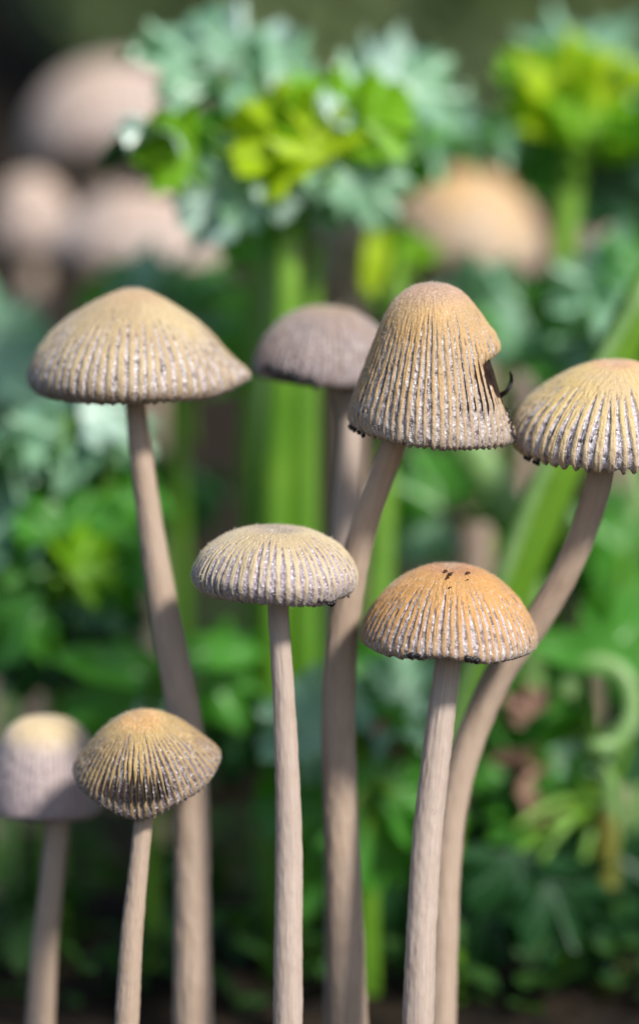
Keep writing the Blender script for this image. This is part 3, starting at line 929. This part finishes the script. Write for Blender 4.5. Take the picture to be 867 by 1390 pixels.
# broad grooved stalks leaning at the right
p5 = Plant('broad light green grooved stalk leaning behind the curved stem', (650, 1150, 60), 'plant')
p5.stalk([(905, 350, 54, 52), (850, 450, 54, 58), (775, 600, 56, 62), (715, 740, 58, 64), (662, 880, 60, 54), (622, 1000, 62, 44), (606, 1150, 64, 38)], 'stalk', flat=0.5)
p5.stalk([(880, 380, 49, 16), (822, 480, 50, 18), (742, 630, 51, 18), (690, 760, 53, 18), (644, 890, 56, 15), (612, 1000, 58, 12), (600, 1150, 60, 12)], 'stalk_pale', name='rib', flat=0.7)
p6 = Plant('light green stalk slanting the other way under the torn bell', (735, 1150, 74), 'plant')
p6.stalk([(560, 480, 70, 34), (612, 570, 70, 44), (665, 650, 70, 48), (706, 735, 71, 44), (722, 880, 76, 30), (716, 1150, 84, 22)], 'stalk_pale', flat=0.5)
p6.leaf(590, 660, 84, 110, 110, FRT, 'leaf_green', 0, frm=(680, 700, 71))
p6.leaf(570, 700, 86, 110, 200, FRT, 'leaf_mint', 1, frm=(680, 720, 71))

# bushy herb at the left
p7 = Plant('bushy herb of dark crinkled leaves with pale shiny upper leaves at left', (70, 1180, 85))
J7 = (80, 900, 84)
p7.stalk([(85, 620, 82, 22), (82, 800, 84, 28), (72, 1120, 86, 34)])
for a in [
    (135, 560, 66, 90, 10, GL, 'leaf_glint', 0), (110, 590, 68, 100, 200, GL, 'leaf_mint', 3), (95, 585, 68, 140, 160, GL, 'leaf_mint', 0), (60, 600, 70, 130, 170, UPW, 'leaf_mint', 1), (20, 610, 72, 130, 150, UPW, 'leaf_mint', 3), (170, 585, 70, 80, 20, FRT, 'leaf_mint', 1),
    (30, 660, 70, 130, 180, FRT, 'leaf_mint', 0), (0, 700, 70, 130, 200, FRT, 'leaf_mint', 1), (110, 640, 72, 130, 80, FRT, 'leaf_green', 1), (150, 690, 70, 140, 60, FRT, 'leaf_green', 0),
    (75, 680, 78, 140, 150, FRT, 'leaf_dark', 1), (80, 710, 66, 100, 100, FACING, 'leaf_green', 2), (115, 765, 64, 90, 30, FACING, 'leaf_lime', 0), (150, 755, 70, 130, 10, FRT, 'leaf_green', 3),
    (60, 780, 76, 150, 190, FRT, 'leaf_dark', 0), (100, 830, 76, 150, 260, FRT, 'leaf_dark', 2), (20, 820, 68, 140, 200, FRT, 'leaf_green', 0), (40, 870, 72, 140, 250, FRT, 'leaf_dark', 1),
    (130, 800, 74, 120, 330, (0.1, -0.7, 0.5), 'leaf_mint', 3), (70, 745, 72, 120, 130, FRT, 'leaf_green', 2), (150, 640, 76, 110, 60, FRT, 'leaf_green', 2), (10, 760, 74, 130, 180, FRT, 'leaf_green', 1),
]:
    p7.leaf(*a, frm=J7)

# pale leaf at the left edge, mint leaves above the buff cone
p8 = Plant('pale mint leaf cluster beside the buff cone cap', (10, 1200, 108), group='pale mint leaf clusters')
p8.stalk([(15, 520, 108, 18), (12, 800, 110, 24), (8, 1150, 112, 26)], 'stalk_pale')
p8.leaf(10, 470, 100, 150, 20, GL, 'leaf_mint', 2, frm=(15, 560, 108))
p8.leaf(-10, 500, 102, 120, 60, FRT, 'leaf_mint', 0, frm=(15, 580, 108))
p9 = Plant('mint leaf cluster showing just above the buff cone cap', (250, 1200, 112), group='pale mint leaf clusters')
p9.stalk([(235, 420, 112, 20), (240, 700, 114, 26), (248, 1150, 116, 28)], 'stalk')
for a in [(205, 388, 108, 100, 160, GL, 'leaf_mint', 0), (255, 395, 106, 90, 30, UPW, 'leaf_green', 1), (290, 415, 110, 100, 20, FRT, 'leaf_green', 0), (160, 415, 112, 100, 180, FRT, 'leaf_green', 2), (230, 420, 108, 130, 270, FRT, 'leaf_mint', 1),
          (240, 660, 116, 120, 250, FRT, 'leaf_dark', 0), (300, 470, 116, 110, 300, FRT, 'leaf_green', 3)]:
    p9.leaf(*a, frm=(238, 470, 112))

# low leaves among the stems
p10 = Plant('low herb with broad light green leaves behind the tall buff mushroom stem', (200, 1250, 70), group='low broad-leaved herbs')
p10.stalk([(205, 960, 70, 20), (205, 1180, 72, 24)])
for a in [(165, 905, 66, 150, 170, GL, 'leaf_green', 4), (290, 885, 64, 130, 10, GL, 'leaf_green', 4), (160, 950, 68, 130, 200, FRT, 'leaf_green', 0), (225, 935, 68, 130, 60, FRT, 'leaf_mint', 4), (310, 920, 72, 120, -20, FRT, 'leaf_green', 1),
          (320, 990, 76, 120, -40, FRT, 'leaf_dark', 0)]:
    p10.leaf(*a, frm=(205, 1000, 70))
p11 = Plant('low herb with mint leaves between the pale stem and the orange dome', (500, 1260, 62), group='low broad-leaved herbs')
p11.stalk([(505, 1010, 62, 24), (500, 1200, 64, 28)])
for a in [(425, 985, 58, 130, 160, GL, 'leaf_mint', 0), (525, 985, 58, 110, 50, UPW, 'leaf_mint', 2), (500, 1020, 58, 130, 120, FRT, 'leaf_green', 0), (545, 1060, 60, 150, 30, FRT, 'leaf_green', 1), (530, 1120, 62, 160, 300, FRT, 'leaf_green', 0),
          (425, 1080, 62, 140, 200, FRT, 'leaf_green', 2), (430, 1180, 64, 140, 250, FRT, 'leaf_green', 4), (560, 1000, 62, 110, 10, GL, 'leaf_mint', 4), (540, 1190, 66, 150, 280, FRT, 'leaf_dark', 0), (555, 940, 64, 120, 40, FRT, 'leaf_mint', 1),
          (520, 920, 70, 120, 80, FRT, 'leaf_green', 3)]:
    p11.leaf(*a, frm=(503, 1060, 62))

# curling tendril leaf at the right
p12 = Plant('pale green leaf stalk curled into a ring at the right', (835, 1250, 72), 'plant')
ring = [(812 + 46 * math.cos(math.radians(a)), 958 - 58 * math.sin(math.radians(a)), 60 + 0.02 * a, 24) for a in range(-100, 200, 30)]
p12.stalk([(830, 1150, 66, 26), (828, 1080, 64, 26), (815, 1040, 62, 24)] + ring[::1], 'stalk_pale', to_ground=False, flat=0.7)
p12.stalk([(828, 1090, 65, 30), (822, 1180, 66, 34)], 'stalk_olive')
p12.stalk([(816, 1000, 78, 34), (818, 1060, 78, 40), (820, 1180, 78, 42)], 'stalk_olive')
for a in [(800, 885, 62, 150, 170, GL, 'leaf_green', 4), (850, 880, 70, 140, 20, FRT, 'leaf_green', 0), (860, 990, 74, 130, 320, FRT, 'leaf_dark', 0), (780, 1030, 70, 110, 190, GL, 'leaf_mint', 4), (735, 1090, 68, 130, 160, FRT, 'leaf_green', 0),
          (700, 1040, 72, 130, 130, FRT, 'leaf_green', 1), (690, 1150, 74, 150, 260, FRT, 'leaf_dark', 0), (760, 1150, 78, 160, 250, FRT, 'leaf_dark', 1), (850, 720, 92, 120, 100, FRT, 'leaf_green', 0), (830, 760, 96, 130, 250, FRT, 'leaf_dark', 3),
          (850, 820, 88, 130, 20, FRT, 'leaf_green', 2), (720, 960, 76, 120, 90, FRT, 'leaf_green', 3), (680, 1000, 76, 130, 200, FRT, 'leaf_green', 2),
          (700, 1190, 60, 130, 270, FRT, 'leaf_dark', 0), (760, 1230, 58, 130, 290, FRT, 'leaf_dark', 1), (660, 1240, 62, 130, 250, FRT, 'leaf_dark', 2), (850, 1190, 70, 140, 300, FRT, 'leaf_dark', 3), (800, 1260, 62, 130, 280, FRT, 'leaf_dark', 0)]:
    p12.leaf(*a, frm=(825, 1090, 70))

# withered leaves
def withered(label, px, py, dep, size, ang, seed):
    q = P(px, py, dep)
    me = leaf_mesh(seed, 3, 0.34)
    co = np.empty(len(me.vertices) * 3, np.float32)
    me.vertices.foreach_get('co', co)
    me.vertices.foreach_set('co', co * size * pxs(dep))
    o = obj('withered_leaf', me, MAT['dead'])
    o.location = Vector(q * MM)
    o.rotation_euler = (math.radians(60), math.radians(ang), math.radians(20))
    o['label'] = label
    o['category'] = 'leaf'
    o['group'] = 'withered brown leaves'
    return o


withered('crumpled brown withered leaf caught behind the curved stem', 690, 1090, 62, 110, 70, 901)
withered('pinkish brown withered leaf beside the orange dome stem', 520, 1030, 56, 70, 40, 902)
withered('small pinkish withered leaf inside the curled green ring', 735, 985, 60, 70, -30, 903)
withered('brown withered leaf low behind the buff mushroom stem', 330, 1120, 78, 110, 20, 904)

# ------------------------------------------------------------------ ground cover and far greenery
def scatter_leaves(name, pts, sizes, seed, mat, label, cat, upright=False):
    rng = np.random.default_rng(seed)
    V, F = [], []
    prof = np.array([(0, 0, 0), (0.28, 0.35, 0.06), (0.22, 0.75, 0.02), (0, 1, -0.1), (-0.22, 0.75, 0.02), (-0.28, 0.35, 0.06)])
    for p, s in zip(pts, sizes):
        a, b = (rng.normal(0.3, 0.7), rng.uniform(0.5, 1.3)) if upright else (rng.uniform(0, 6.28), rng.uniform(-0.2, 1.2))
        Rm = np.array(Matrix.Rotation(a, 3, 'Z') @ Matrix.Rotation(b, 3, 'X'))
        k = len(V)
        V.extend(prof @ Rm.T * s + p)
        F.extend([(k, k + 1, k + 2, k + 3), (k, k + 3, k + 4, k + 5)])
    o = obj(name, raw_mesh(name, V, F), MAT[mat])
    o['kind'] = 'stuff'
    o['label'] = label
    o['category'] = cat
    return o


rg = np.random.default_rng(77)
n = 5200
xs = rg.uniform(-260, 260, n)
ys = 45 + 420 * rg.uniform(0, 1, n) ** 1.2
keepm = (np.sin(xs / 34 + 1.3) + np.sin(ys / 41 + xs / 60) + 0.5 * rg.normal(size=n)) > -0.2
xs, ys = xs[keepm], ys[keepm]
zs = np.abs(rg.normal(size=len(xs))) * 7
scatter_leaves('ground_cover', np.stack([xs, ys, zs], 1), rg.uniform(4, 11, len(xs)), 5, 'moss', 'dark green low ground cover on the soil behind the mushrooms', 'ground cover')

n = 9000
xs = rg.normal(135, 85, n)
ys = rg.uniform(1100, 1500, n)
zs = ground_height(xs, ys) + np.abs(rg.normal(0, 120, n))
scatter_leaves('far_greenery', np.stack([xs, ys, zs], 1), rg.uniform(35, 80, n), 6, 'hedge', 'far soft green foliage behind everything', 'foliage', True)
